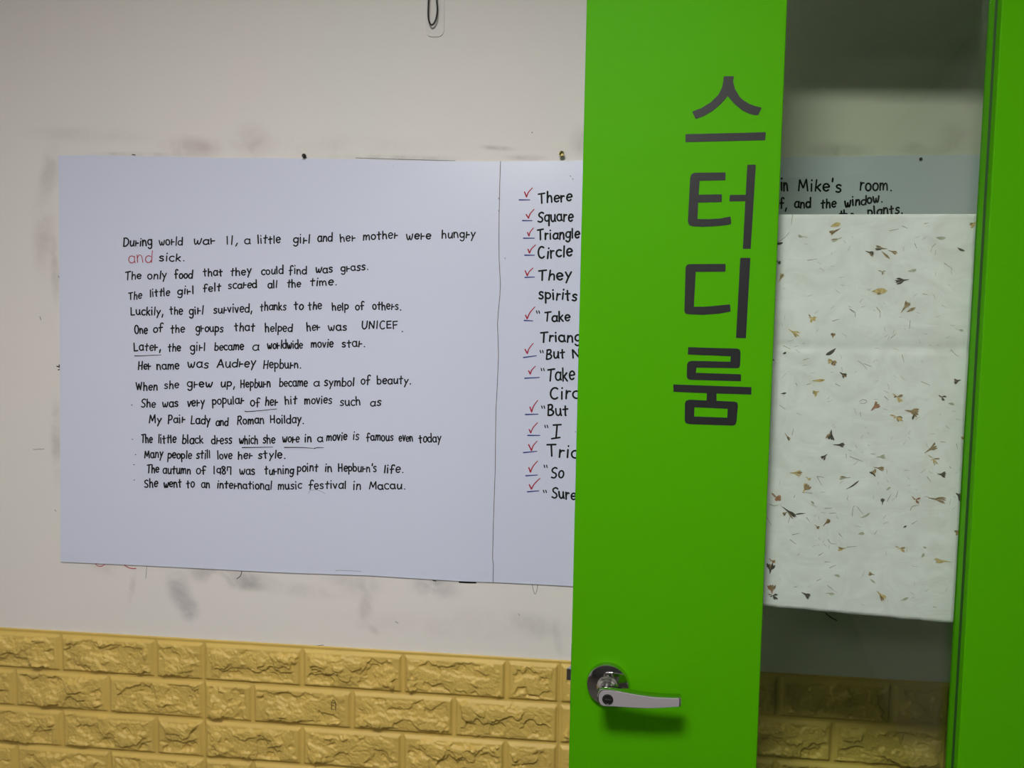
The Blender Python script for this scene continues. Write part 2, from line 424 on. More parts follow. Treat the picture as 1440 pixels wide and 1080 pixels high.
def write_word(bm, word, x0, x1, b0, b1, xh, pen, to3d, style='left'):
    """one word between pixel columns x0..x1, baseline rows b0..b1"""
    keys = []
    for ch in word:
        k = ch
        if style == 'right' and ch == 'r': k = 'R_'
        if style == 'right' and ch == 'I': k = 'I_'
        keys.append(k)
    gap = 0.22
    tot = sum(G[k][0] for k in keys) + gap * (len(keys) - 1)
    sx = (x1 - x0) / max(tot, .1)
    x = 0.0
    for k in keys:
        wdt, strokes = G[k]
        jy = rnd.uniform(-.09, .09); sl = rnd.uniform(-.07, .10); sc = rnd.uniform(.92, 1.1)
        for st in strokes:
            if isinstance(st, tuple): pl = []; lin = True; src = st[1]
            else: lin = False; src = st
            if lin:
                src2 = []
                for a, b in zip(src, src[1:]):
                    src2 += [(a[0] + (b[0] - a[0]) * t, a[1] + (b[1] - a[1]) * t) for t in (0, .06, .5, .94)]
                src = src2 + [src[-1]]
            pts = smooth_line(src, 4)
            out = []
            for (gx, gy) in pts:
                ux = (x + gx + sl * gy) * sx
                t = ux / (x1 - x0)
                if gy > 1.0: gy = 1.0 + (gy - 1.0) * (.78 if ch_l(k) else 1.0)
                out.append((x0 + ux, b0 + (b1 - b0) * t - (gy * sc + jy) * xh))
            ribbon(bm, out, pen * rnd.uniform(.92, 1.1), to3d, rnd.uniform(0, .00008))
        x += wdt + gap

# ------------------------------------------------------------------ the room
def quad_struct(name, pts, m, label, cat):
    bm = bmesh.new()
    bm.faces.new([bm.verts.new(p) for p in pts])
    return tag(from_bm(name, bm, m), label, cat, kind='structure')
DOOR_W = 0.83
HINGE = DORG + DU * DOOR_W
XL, XR, YF, ZC = -1.25, HINGE.x + 0.045, -3.9, 2.46
def slab(name, lo, hi, m, label, cat):
    bm = bmesh.new(); box(bm, lo, hi)
    return tag(from_bm(name, bm, m), label, cat, kind='structure')
wall_back = slab('wall_back', (XL - .1, 0, 0), (XR + .1, .12, ZC), M['plaster'], 'smudged off-white plaster wall behind the writing sheets', 'wall')
slab('wall_left', (XL - .1, YF, 0), (XL, 0, ZC), M['left_wall'], 'plain wall on the left side of the room', 'wall')
slab('wall_right', (XR, YF, 0), (XR + .1, 0, ZC), M['room_wall'], 'plain wall beside the hinges of the green door', 'wall')
slab('wall_front', (XL - .1, YF - .1, 0), (XR + .1, YF, ZC), M['dark_wall'], 'dark wall opposite the writing sheets', 'wall')
slab('floor', (XL - .1, YF - .1, -.1), (XR + .1, .12, 0), M['floor'], 'brown vinyl floor of the room', 'floor')
slab('ceiling', (XL - .1, YF - .1, ZC), (XR + .1, .12, ZC + .1), M['ceiling'], 'white ceiling above the wall and door', 'ceiling')

def wall3(px, py, layer=0.0):
    return on_wall(px, py, 0.0006 + layer)
for pts, wd, mi in [
    ([(134.5, 793), (137, 795.5), (142, 796.5), (147, 794)], 1.0, 1), ([(175, 794.5), (180, 798), (186, 799.5), (191, 799.5)], 1.2, 1),
    ([(206.5, 797), (205, 813)], .6, 2), ([(340, 803.5), (338, 810), (333, 814)], 1.0, 0),
    ([(80, 515), (85, 517)], 1.6, 0), ([(83, 513), (83.5, 515)], 1.5, 0), ([(82, 520), (85, 519.5)], 1.6, 0),
    ([(56, 445), (57.5, 450)], .9, 2), ([(47, 632), (62, 631.5)], .7, 2), ([(77, 717), (79, 719)], .9, 2),
    ([(646, 818.6), (656, 819.1), (669, 819.4)], 2.2, 0), ([(609, 816.3), (613, 817.2)], 1.4, 0),
    ([(748.5, 822), (750, 830), (752.5, 835.5), (755, 830), (756, 822)], .8, 2),
    ([(1161, 862), (1168, 868), (1177, 872.5)], 1.2, 0), ([(443, 908.5), (455, 907)], .9, 2), ([(748, 186), (748.6, 186.6)], 1.4, 2),
    ([(186, 217.5), (190, 218)], 1.4, 0), ([(729, 863), (731, 866)], .7, 2), ([(556, 874), (560, 876.5)], .8, 2), ([(82, 388), (84, 392)], 1.0, 2),
    ([(500, 222), (560, 224)], .8, 2), ([(560, 224), (640, 226.2)], 1.0, 2),
]:
    bm = bmesh.new()
    ribbon(bm, smooth_line(pts, 4), wd, wall3)
    from_bm('pen_mark', bm, (M['ink'], M['ink_red'], M['ink_grey'])[mi], wall_back)

# ------------------------------------------------------------------ foam brick panels
BT, BP = 0.900, 0.0787          # top of the bricks, course height
CUTS = ([0, .2, .4, .6, .7], [0, .1, .3, .5, .7])
def brick_height(X, z, panel_x, seed):
    zr = BT - 0.004 - z
    if zr < 0: return 0.0035
    row = int(zr / BP); fz = zr - row * BP
    cuts = CUTS[row % 2]
    x = X - panel_x
    dxl = dxr = 1
    bi = 0
    for i in range(len(cuts) - 1):
        if cuts[i] <= x <= cuts[i + 1]:
            dxl, dxr, bi = x - cuts[i], cuts[i + 1] - x, i
    d = min(dxl, dxr, fz, BP - fz)
    g = 0.0022
    if d < g: return 0.003
    t = min((d - g) / 0.006, 1.0); edge = t * t * (3 - 2 * t)
    o = Vector((X * 1.0 + row * 7.3 + bi * 3.1, z, seed))
    wx = noise.noise(o * 70) * .006 + noise.noise(o * 190) * .0022          # jagged outlines
    wz = noise.noise(o * 70 + Vector((5, 5, 5))) * .006 + noise.noise(o * 190 + Vector((7, 1, 3))) * .0022
    wob = noise.noise(o * 45) * 0.009 + noise.noise(o * 130) * 0.005
    m = min(max((min(dxl * .75, dxr * .75, fz, (BP - fz) * 1.15) + wob - 0.010) / 0.0045, 0), 1); m = m * m * (3 - 2 * m)
    q = Vector((o.x + wx, seed + row, z + wz))
    f = noise.noise(Vector((q.x * 17, q.y, q.z * 27))) + noise.noise(Vector((q.x * 40, q.y, q.z * 52))) * .45
    lev = f * 2.4 + .35
    k = math.floor(lev); fr = lev - k
    st = min(max((fr - .80) / .20, 0), 1)
    terr = (k + st * st * (3 - 2 * st) + .25 * fr) / 2.4                       # flat slabs with broken steps between them
    cr = abs(noise.noise(Vector((q.x * 30 + 4, q.y + 9, q.z * 40))))
    crack = min(cr / .05, 1.0)
    rock = 0.0098 * terr + 0.0012 * f - 0.0016 * (1 - crack) + 0.0006 * noise.noise(o * 150) + 0.0009 * noise.noise(o * 330)
    h = 0.003 + 0.0055 * edge + m * (0.0016 + rock) + .0006 * noise.noise(o * 160) * edge
    return max(h, 0.0025)
def brick_panel(px0, seed):
    W = 0.70
    nx = 430
    zs = []
    z = BT
    while z > BT - 0.36: zs.append(z); z -= 0.0016
    while z > 0.012: zs.append(z); z -= 0.011
    zs.append(0.002)
    xs = [px0 + 0.0001 + (W - 0.0002) * i / nx for i in range(nx + 1)]
    vs = []; fs = []
    nz = len(zs); NX = nx + 1
    for z in zs:
        for x in xs: vs.append((x, -brick_height(x, z, px0, seed), z))
    for j in range(nz - 1):
        for i in range(nx):
            a = j * NX + i
            fs.append((a, a + NX, a + NX + 1, a + 1))
    # rim back to the wall
    rim = [i for i in range(NX)] + [j * NX + nx for j in range(1, nz)] + [(nz - 1) * NX + i for i in range(nx - 1, -1, -1)] + [j * NX for j in range(nz - 2, 0, -1)]
    base = len(vs)
    for r in rim: vs.append((vs[r][0], -0.0002, vs[r][2]))
    n = len(rim)
    for i in range(n):
        fs.append((rim[i], rim[(i + 1) % n], base + (i + 1) % n, base + i))
    me = bpy.data.meshes.new('brick_panel')
    me.from_pydata(vs, [], fs)
    me.update()
    for p in me.polygons: p.use_smooth = True
    return link('brick_panel', me, M['foam'])
PLAB = ['yellow foam brick panel on the wall at the far left', 'yellow foam brick panel with a tiny pen doodle, left of the green door',
        'yellow foam brick panel behind the green door, seen through its glass']
panels = []
for i, x0 in enumerate((-0.70, 0.0, 0.70)):
    panels.append(tag(brick_panel(x0, 3.7 * i + 1.3), PLAB[i], 'wall panel', 'foam brick panels along the lower wall'))
bm = bmesh.new()
def foam3(px, py, layer=0.0): return on_wall(px, py, 0.0175 + layer)
for pts in ([(466, 988), (466, 997.5), (471.5, 998), (472, 988.5), (466, 988)], [(466, 988), (468, 985), (470.5, 985.5), (472, 988.5)], [(468.5, 985), (469, 983)]):
    ribbon(bm, pts, .8, foam3)
from_bm('pen_doodle', bm, M['ink'], panels[1])

# ------------------------------------------------------------------ writing sheets on the wall
SH = 0.0032                      # face of the sheets in front of the wall
def sheet3(px, py, layer=0.0): return on_wall(px, py, SH + 0.0003 + layer)
def sheet(outline):
    bm = bmesh.new()
    prism(bm, outline, [], lambda p: on_wall(p[0], p[1], SH), lambda p: (on_wall(p[0], p[1], SH) + Vector((0, SH - 0.0004, 0))))
    return from_bm('writing_sheet', bm, M['sheet'])
SEAM = [(703.5, 227), (702.3, 262), (701.5, 300), (701.2, 340), (701.5, 365), (703.2, 398), (702.6, 415), (700.2, 440), (699.2, 456), (700, 480), (700.6, 500), (699, 540), (697, 577), (696.4, 620), (696, 660), (694.6, 700), (693.4, 735), (692.8, 762), (692.3, 785), (693.4, 795), (692.8, 819)]
left_out = [(82, 218.5), (130, 218.3), (180, 219.3), (240, 220.3), (300, 221.8), (360, 222), (430, 223), (505, 224), (560, 225.2), (620, 226.2), (660, 226.6)] + SEAM + [(640, 817), (520, 809.5), (400, 805.5), (320, 801.5), (250, 797.8), (160, 793.5), (85, 790.2), (84.5, 640), (83.8, 480), (83, 340)]
right_out = [(703.5 + .8, 227), (760, 226.3), (790, 226.3), (900, 224), (1000, 223.2), (1095, 221.5), (1200, 219.5), (1340, 217.8), (1400, 217), (1470, 216), (1440, 870), (1200, 846), (1000, 834), (803, 824.5), (760, 822)] + [(x + .8, y) for x, y in reversed(SEAM[1:])]
s_left = tag(sheet(left_out), 'large white writing sheet on the wall covered with a small handwritten story', 'poster', 'white writing sheets on the wall')
s_right = tag(sheet(right_out), 'white writing sheet with red check marks, partly hidden behind the green door', 'poster', 'white writing sheets on the wall')

A = (160, 310, .18056); B = (420, 310, .18056); C = (160, 500, .18056); D = (400, 500, .18056)
def conv(crop, x): return crop[0] + x * crop[2]
def convy(crop, y): return crop[1] + y * crop[2]
# (word, crop of left end, x, crop of right end, x, baseline left, baseline right in the crop)
LINES = [
    (41, [('During', A, 75, A, 298, 203, 193), ('world', A, 355, A, 535, 193, 190), ('war', A, 622, A, 790, 190, 184), ('ll,', A, 878, A, 975, 185, 185), ('a', A, 1018, A, 1064, 185, 185), ('little', A, 1122, A, 1298, 182, 176), ('girl', A, 1398, B, 88, 176, 178), ('and', B, 148, B, 262, 168, 163), ('her', B, 325, B, 442, 170, 155), ('mother', B, 503, B, 772, 155, 138), ('were', B, 840, B, 1030, 150, 145), ('hungry', B, 1115, B, 1375, 135, 135)]),
    (40, [('sick.', A, 355, A, 555, 318, 318)]),
    (39, [('The', A, 90, A, 215, 462, 452), ('only', A, 265, A, 412, 460, 452), ('food', A, 475, A, 612, 450, 448), ('that', A, 697, A, 848, 435, 428), ('they', A, 908, A, 1072, 430, 420), ('could', A, 1150, A, 1320, 420, 415), ('find', A, 1365, B, 62, 418, 415), ('was', B, 132, B, 265, 407, 405), ('grass.', B, 330, B, 545, 396, 385)]),
    (38, [('The', A, 118, A, 217, 615, 610), ('little', A, 283, A, 435, 595, 585), ('girl', A, 497, A, 624, 578, 572), ('felt', A, 697, A, 835, 556, 548), ('scared', A, 892, A, 1114, 532, 522), ('all', A, 1200, A, 1272, 524, 524), ('the', A, 1350, B, 16, 522, 518), ('time.', B, 90, B, 300, 508, 505)]),
    (40, [('Luckily,', A, 133, A, 390, 736, 735), ('the', A, 437, A, 537, 732, 730), ('girl', A, 588, A, 697, 732, 730), ('survived,', A, 778, A, 1082, 722, 712), ('thanks', A, 1140, A, 1342, 702, 695), ('to', A, 1405, B, 36, 695, 692), ('the', B, 75, B, 180, 695, 690), ('help', B, 262, B, 388, 702, 695), ('of', B, 443, B, 512, 695, 692), ('others.', B, 577, B, 800, 695, 695)]),
    (40, [('One', A, 163, A, 262, 880, 880), ('of', A, 308, A, 384, 870, 866), ('the', A, 443, A, 552, 876, 874), ('groups', A, 640, A, 852, 866, 868), ('that', A, 940, A, 1098, 862, 858), ('helped', A, 1180, A, 1390, 866, 862), ('her', B, 65, B, 167, 862, 856), ('was', B, 233, B, 375, 857, 855), ('UNICEF', B, 490, B, 775, 848, 840), ('.', B, 795, B, 818, 868, 868)]),
    (40, [('Later,', A, 158, A, 370, 1015, 1010), ('the', A, 423, A, 522, 1017, 1015), ('girl', A, 597, A, 712, 1015, 1015), ('became', A, 785, A, 1012, 1012, 1010), ('a', A, 1080, A, 1130, 1012, 1010), ('worldwide', A, 1198, B, 32, 998, 994), ('movie', B, 97, B, 270, 990, 985), ('star.', B, 338, B, 520, 984, 984)]),
    (42, [('Her', C, 190, C, 290, 110, 106), ('name', C, 335, C, 510, 108, 106), ('was', C, 577, C, 738, 96, 94), ('Audrey', C, 805, C, 1105, 94, 88), ('Hepburn.', C, 1165, D, 132, 98, 100)]),
    (40, [('When', C, 175, C, 340, 270, 268), ('she', C, 395, C, 507, 256, 254), ('grew', C, 573, C, 767, 246, 246), ('up,', C, 833, C, 948, 245, 243), ('Hepburn', C, 988, C, 1220, 250, 245), ('became', C, 1290, D, 180, 242, 240), ('a', D, 228, D, 272, 240, 238), ('symbol', D, 310, D, 543, 238, 236), ('of', D, 597, D, 668, 226, 222), ('beauty.', D, 722, D, 988, 222, 220)]),
    (41, [('She', C, 213, C, 325, 405, 402), ('was', C, 380, C, 503, 400, 398), ('very', C, 573, C, 708, 396, 388), ('popular', C, 768, C, 1013, 385, 372), ('of', C, 1065, C, 1140, 395, 392), ('her', C, 1180, C, 1277, 392, 385), ('hit', C, 1335, D, 97, 378, 372), ('movies', D, 157, D, 370, 378, 372), ('such', D, 433, D, 592, 392, 388), ('as', D, 668, D, 752, 392, 390)]),
    (40, [('My', C, 275, C, 370, 528, 526), ('Pair', C, 423, C, 555, 528, 522), ('Lady', C, 600, C, 752, 534, 532), ('and', C, 795, C, 890, 548, 545), ('Roman', C, 962, C, 1170, 535, 528), ('Hoilday.', C, 1220, D, 154, 526, 528)]),
    (41, [('The', C, 215, C, 300, 680, 680), ('little', C, 347, C, 485, 682, 678), ('black', C, 533, C, 697, 686, 682), ('dress', C, 762, C, 920, 687, 685), ('which', C, 978, C, 1122, 688, 686), ('she', C, 1162, C, 1257, 684, 680), ('wore', C, 1315, D, 115, 676, 674), ('in', D, 157, D, 210, 674, 672), ('a', D, 257, D, 300, 668, 668), ('movie', D, 328, D, 487, 664, 658), ('is', D, 533, D, 580, 655, 655), ('famous', D, 640, D, 847, 664, 662), ('even', D, 892, D, 1000, 668, 670), ('today', D, 1048, D, 1220, 678, 672)]),
    (40, [('Many', C, 240, C, 382, 795, 795), ('people', C, 420, C, 607, 800, 802), ('still', C, 643, C, 752, 804, 800), ('love', C, 808, C, 922, 804, 802), ('her', C, 968, C, 1080, 806, 800), ('style.', C, 1125, C, 1340, 800, 802)]),
    (40, [('The', C, 258, C, 352, 914, 912), ('autumn', C, 383, C, 598, 918, 920), ('of', C, 643, C, 720, 920, 918), ('1987', C, 775, C, 918, 922, 928), ('was', C, 980, C, 1100, 926, 926), ('turning', C, 1175, C, 1400, 926, 922), ('point', D, 100, D, 262, 906, 900), ('in', D, 315, D, 370, 905, 903), ("Hepburn's", D, 420, D, 717, 903, 905), ('life.', D, 775, D, 930, 915, 912)]),
    (40, [('She', C, 240, C, 342, 1026, 1024), ('went', C, 390, C, 528, 1028, 1024), ('to', C, 567, C, 628, 1030, 1028), ('an', C, 683, C, 747, 1030, 1030), ('international', C, 805, C, 1230, 1030, 1044), ('music', C, 1280, D, 134, 1042, 1036), ('festival', D, 190, D, 480, 1038, 1036), ('in', D, 535, D, 595, 1045, 1043), ('Macau.', D, 660, D, 945, 1040, 1040)]),
]
for xh, words in LINES:
    bm = bmesh.new()
    for (wd, c0, x0, c1, x1, y0, y1) in words:
        write_word(bm, wd, conv(c0, x0), conv(c1, x1), convy(c0, y0), convy(c1, y1), xh * .18056 * .98, 1.9, sheet3)
    from_bm('handwriting_line', bm, M['ink'], s_left)
bm = bmesh.new()
write_word(bm, 'and', conv(A, 115), conv(A, 298), convy(A, 328), convy(A, 330), 60 * .18056 * .95, 1.15, sheet3)
tag(from_bm('handwriting_line', bm, M['ink_red'], s_left), 'red handwritten word and')
for crop, pts in [(A, [(163, 1055), (220, 1054), (368, 1047)]), (C, [(1022, 434), (1060, 436), (1270, 416)]), (C, [(1000, 717), (1240, 713)]), (D, [(0, 716), (120, 716), (222, 722)]), (D, [(230, 724), (260, 717), (305, 718)])]:
    bm = bmesh.new()
    ribbon(bm, smooth_line([(conv(crop, x), convy(crop, y)) for x, y in pts]), 1.4, sheet3, .0001, .8)
    from_bm('underline', bm, M['ink'], s_left)
for x, y in [(138, 385), (143, 652), (168, 772), (155, 850), (158, 970)]:
    bm = bmesh.new()
    ribbon(bm, [(conv(C, x), convy(C, y)), (conv(C, x) + .6, convy(C, y))], 1.3, sheet3)
    from_bm('bullet_dot', bm, M['ink'], s_left)
for pts in ([(472, 802.5), (480, 802.2), (508, 803.5)], [(434, 694), (436, 690), (446, 689), (457, 694)], [(552, 233.8), (552.5, 234.2)]):
    bm = bmesh.new()
    ribbon(bm, smooth_line(pts), .5, sheet3)
    from_bm('scratch', bm, M['ink_grey'], s_left)

E_ = (680, 220, .138889); F_ = (680, 360, .138889); G_ = (680, 500, .138889); H_ = (680, 600, .138889); R_ = (1080, 200, .222222)
RLINES = [
    (E_, 66, [('There', 560, 892, 472, 452)]), (E_, 66, [('Square', 550, 905, 668, 650)]), (E_, 62, [('Triangle', 550, 972, 848, 824)]), (E_, 72, [('Circle', 552, 900, 1035, 1005)]),
    (F_, 66, [('They', 558, 890, 245, 236)]), (F_, 66, [('spirits', 560, 945, 435, 448)]), (F_, 62, [('Take', 615, 876, 664, 655)]), (F_, 62, [('Triang', 575, 985, 868, 870)]), (F_, 60, [('But', 633, 825, 1042, 1030), ('N', 900, 980, 1028, 1028)]),
    (G_, 78, [('Take', 645, 922, 256, 250)]), (G_, 78, [('Circle', 670, 1110, 432, 440)]), (G_, 66, [('But', 650, 857, 610, 608)]), (G_, 88, [('I', 690, 778, 845, 840)]), (G_, 74, [('Tria', 650, 970, 1015, 1035)]),
    (H_, 72, [('So', 685, 812, 525, 512)]), (H_, 70, [('Sure', 690, 935, 720, 745)]),
]
for crop, xh, words in RLINES:
    bm = bmesh.new()
    for wd, x0, x1, y0, y1 in words:
        write_word(bm, wd, conv(crop, x0), conv(crop, x1), convy(crop, y0), convy(crop, y1), xh * crop[2], 2.45, sheet3, 'right')
    if (crop, words[0][0]) in ((F_, 'Take'), (F_, 'But'), (G_, 'Take'), (G_, 'But'), (G_, 'I'), (H_, 'So'), (H_, 'Sure')):
        qx, qy = {(F_, 'Take'): (553, 568), (F_, 'But'): (590, 968), (G_, 'Take'): (600, 142), (G_, 'But'): (605, 522), (G_, 'I'): (637, 718), (H_, 'So'): (630, 402), (H_, 'Sure'): (623, 656)}[(crop, words[0][0])]
        for dx in (-14, 10):
            ribbon(bm, [(conv(crop, qx + dx - 3), convy(crop, qy - 12)), (conv(crop, qx + dx + 4), convy(crop, qy + 12))], 1.6, sheet3)
    from_bm('handwriting_line', bm, M['ink'], s_right)
for xh, words in [(47, [('in', 82, 126, 305, 303), ("Mike's", 192, 465, 310, 312), ('room.', 582, 787, 303, 302)]), (36, [('lf,', 62, 122, 415, 418), ('and', 167, 270, 416, 414), ('the', 335, 430, 418, 412), ('window.', 487, 727, 410, 376)]), (38, [('on', 330, 400, 505, 505), ('the', 450, 545, 488, 486), ('plants.', 632, 855, 470, 446)])]:
    bm = bmesh.new()
    for wd, x0, x1, y0, y1 in words:
        write_word(bm, wd, conv(R_, x0), conv(R_, x1), convy(R_, y0), convy(R_, y1), xh * R_[2], 2.4, sheet3, 'right')
    from_bm('handwriting_line', bm, M['ink'], s_right)
CHECKS = [(E_, (415, 360), (435, 410), (495, 318), (362, 440), (468, 440)), (E_, (432, 588), (455, 625), (512, 535), (395, 650), (492, 650)), (E_, (445, 770), (460, 805), (505, 725), (405, 828), (515, 828)), (E_, (450, 940), (465, 978), (527, 895), (418, 1000), (515, 1000)),
          (F_, (422, 150), (443, 200), (500, 122), (420, 217), (515, 213)), (F_, (425, 600), (442, 635), (520, 515), (413, 653), (498, 657)), (F_, (420, 945), (443, 987), (502, 886), (405, 1028), (535, 1010)),
          (G_, (457, 155), (473, 187), (524, 108), (418, 230), (565, 222)), (G_, (470, 522), (487, 570), (547, 455), (425, 597), (550, 594)), (G_, (462, 750), (478, 782), (547, 680), (448, 809), (570, 809)), (G_, (457, 902), (485, 962), (542, 866), (405, 983), (540, 970)),
          (H_, (458, 415), (475, 460), (547, 348), (428, 497), (545, 490)), (H_, (463, 588), (485, 632), (570, 524), (445, 660), (560, 650))]
for crop, a, b, c, d0, d1 in CHECKS:
    bm = bmesh.new()
    q = [(conv(crop, p[0]), convy(crop, p[1])) for p in (a, b, ((b[0] * .55 + c[0] * .45) - 8, b[1] * .5 + c[1] * .5), c)]
    ribbon(bm, [q[0], q[1]], 1.8, sheet3, .0001); ribbon(bm, smooth_line(q[1:]), 1.8, sheet3, .00015, 1.2)
    from_bm('check_mark', bm, M['ink_red'], s_right)
    bm = bmesh.new()
    ribbon(bm, [(conv(crop, d0[0]), convy(crop, d0[1])), (conv(crop, d1[0]), convy(crop, d1[1]))], 1.9, sheet3, .00005, 1.3)
    from_bm('underline', bm, M['ink_blue'], s_right)
bm = bmesh.new()
ribbon(bm, SEAM, .9, lambda x, y, l=0: on_wall(x + .4, y, SH + .0002))
from_bm('seam_line', bm, M['seam'], s_right)
for pts in ([(801.5, 247), (803, 248.3)], [(804.8, 251), (806.2, 252.4)], [(710, 362.5), (710.4, 364)], [(809, 606.5), (809.6, 608)], [(701, 278), (701.5, 280)], [(701, 296), (702.3, 299)]):
    bm = bmesh.new()
    ribbon(bm, pts, .9, sheet3)
    from_bm('scratch', bm, M['ink_grey'], s_right)

# ------------------------------------------------------------------ pins
def pin(px, py, m, label, r=0.004, ln=0.009):
    p = on_wall(px, py, 0.0)
    bm = bmesh.new()
    lathe(bm, [(r * .45, 0.0003), (r * .45, ln * .5), (r * .8, ln * .55), (r, ln * .75), (r, ln * .95), (r * .85, ln), (r * .7, ln * .9), (0, ln * .85)], p, (0, -1, 0), 24)
    return tag(from_bm('wall_pin', bm, m, None, True), label, 'pin', 'pins above the writing sheets')
pin(429.6, 220.5, M['dark_metal'], 'small dark pin on the top edge of the story sheet')
pin(790, 218.5, M['brass'], 'brass pin on the top edge of the sheet beside the green door', 0.0048, 0.014)
pin(1293, 224.5, M['dark_metal'], 'tiny grey pin on the sheet seen through the door glass', 0.0026, 0.006)

# ------------------------------------------------------------------ hook and cord above
hk = on_wall(612.5, -48)
bm = bmesh.new()
p0, p1 = on_wall(600.5, -95), on_wall(624.5, 52)
outl = []
cx0, cx1, zb, zt = p0.x, p1.x, p1.z, p0.z
rr = (cx1 - cx0) / 2
for (cx, cz, a0) in ((cx1 - rr * .7, zt - rr * .7, 0), (cx0 + rr * .7, zt - rr * .7, 90), (cx0 + rr * .7, zb + rr * .7, 180), (cx1 - rr * .7, zb + rr * .7, 270)):
    outl += [(cx + rr * .7 * math.cos(math.radians(a0 + k * 15)), cz + rr * .7 * math.sin(math.radians(a0 + k * 15))) for k in range(7)]
prism(bm, outl, [], lambda p: Vector((p[0], -0.0022, p[1])), lambda p: Vector((p[0], -0.0002, p[1])))
hook = tag(from_bm('adhesive_hook', bm, M['clear']), 'milky plastic adhesive hook stuck high on the wall', 'hook')
bm = bmesh.new()
tube(bm, [(hk.x, -0.002, hk.z), (hk.x, -0.016, hk.z), (hk.x, -0.022, hk.z + .003), (hk.x, -0.024, hk.z + .012)], .004, 12)
from_bm('hook_peg', bm, M['clear'], hook, True)
loop = [(-48 - 7, 612.5), (-48 - 2, 607.5), (-25, 604), (-5, 602.9), (12, 602.2), (24, 602.3), (31, 603.8), (35, 606.8), (32.5, 610.5), (25, 613.6), (13, 615), (0, 614.2), (-20, 615), (-44, 618.5), (-54, 616)]
bm = bmesh.new()
lp = [(x, y) for y, x in loop]
lp = smooth_line(lp + [lp[0]], 6)[:-1]
tube(bm, [on_wall(x, y, 0.012) for x, y in lp], 0.00155, 10, True)
tag(from_bm('cord_loop', bm, M['cord'], None, True), 'thin black cord loop hanging from the adhesive hook', 'cord')

# ------------------------------------------------------------------ the green door, swung open
TH = 0.040; REV = 0.030; GT = 0.005
U1 = sum(duz(*p)[0] for p in ((1107, 0), (1064, 1080))) / 2
U2 = sum(duz(*p)[0] for p in ((1409.5, 0), (1357, 906))) / 2
ZT, ZB, ZH = 2.05, 0.22, 2.27
bm = bmesh.new()
outer = [(0, 0.006), (DOOR_W, 0.006), (DOOR_W, ZH), (0, ZH)]
hole = [(U1, ZB), (U2, ZB), (U2, ZT), (U1, ZT)]
# frame of four rails: faces, edges and the reveal round the glass
def ringface(y, flip):
    o = [bm.verts.new((a, y, b)) for a, b in outer]; h = [bm.verts.new((a, y, b)) for a, b in hole]
    for i in range(4):
        j = (i + 1) % 4
        f = (o[i], o[j], h[j], h[i])
        bm.faces.new(f if not flip else f[::-1])
    return o, h
o0, h0 = ringface(0.0, False); o1, h1 = ringface(TH, True)
for i in range(4):
    j = (i + 1) % 4
    bm.faces.new((o0[j], o0[i], o1[i], o1[j])); bm.faces.new((h0[i], h0[j], h1[j], h1[i]))
bmesh.ops.recalc_face_normals(bm, faces=bm.faces[:])
es = [e for e in bm.edges if all(v in o0 or v in h0 for v in e.verts) and len(e.link_faces) == 2 and e.calc_face_angle() > .5]
bmesh.ops.bevel(bm, geom=es, offset=.0014, segments=3, profile=.5, affect='EDGES')
door = from_bm('door_1', bm, M['green'])
door.matrix_world = DM
tag(door, 'bright green door standing open with a tall glass panel and black Korean lettering', 'door', kind='structure')
# glazing bead: a thin step round the glass with a dark shadow groove
bm = bmesh.new()
BW = 0.0022
for (a, b) in (((U1 - .0005, ZB, ), (U1 + .0008, ZT)), ((U2 - BW, ZB), (U2 + .0005, ZT)), ((U1, ZB - .0005), (U2, ZB + BW)), ((U1, ZT - BW), (U2, ZT + .0005))):
    box(bm, (a[0], .013, a[1]), (b[0], REV - .0003, b[1]), .0006, 1)
from_bm('glazing_bead', bm, M['green'], door)
bm = bmesh.new()
box(bm, (U1 + .0002, REV, ZB + .0002), (U2 - .0002, REV + GT, ZT - .0002))
from_bm('glass_pane', bm, M['glass'], door)
bm = bmesh.new()  # thin dark strips: the groove's shade put into colour
box(bm, (U1 - .0004, .0125, ZB), (U1 + .0012, 0.0134, ZT)); box(bm, (U2 - BW - .0006, .0125, ZB), (U2 + .0004, 0.0134, ZT)); box(bm, (U1, .0125, ZT - BW - .0006), (U2, 0.0134, ZT + .0004)); box(bm, (U1, .0125, ZB - .0004), (U2, 0.0134, ZB + BW + .0006))
tag(from_bm('groove_shade_strip', bm, M['groove_shade'], door), 'dark green strip painted as the shade in the groove round the glass')
# lettering
KI = (920, 80, 200 / 864); KJ = (920, 340, 200 / 771)
def letter(polys):
    bm = bmesh.new()
    for crop, out, holes in polys:
        q = [duz(conv(crop, x), convy(crop, y)) for x, y in out]
        hs = [[duz(conv(crop, x), convy(crop, y)) for x, y in h] for h in holes]
        b2 = bmesh.new()
        prism(b2, q, hs, lambda p: Vector((p[0], -0.0005, p[1])), lambda p: Vector((p[0], -0.00005, p[1])))
        me = bpy.data.meshes.new('t'); b2.to_mesh(me); b2.free(); bm.from_mesh(me); bpy.data.meshes.remove(me)
    return from_bm('sign_letter', bm, M['vinyl'], door)
letter([(KI, [(422, 121), (425, 118), (481, 118), (484, 121), (479, 150), (490, 195), (520, 245), (545, 267), (580, 287), (615, 300), (650, 308), (652, 312), (632, 352), (625, 355), (600, 352), (570, 343), (535, 325), (490, 288), (466, 262), (447, 238), (425, 264), (400, 290), (355, 328), (300, 360), (255, 377), (250, 374), (232, 336), (234, 331), (285, 312), (345, 275), (390, 230), (412, 185), (420, 145)], []),
        (KI, [(190, 472), (193, 470), (675, 458), (678, 461), (674, 506), (190, 518)], [])])
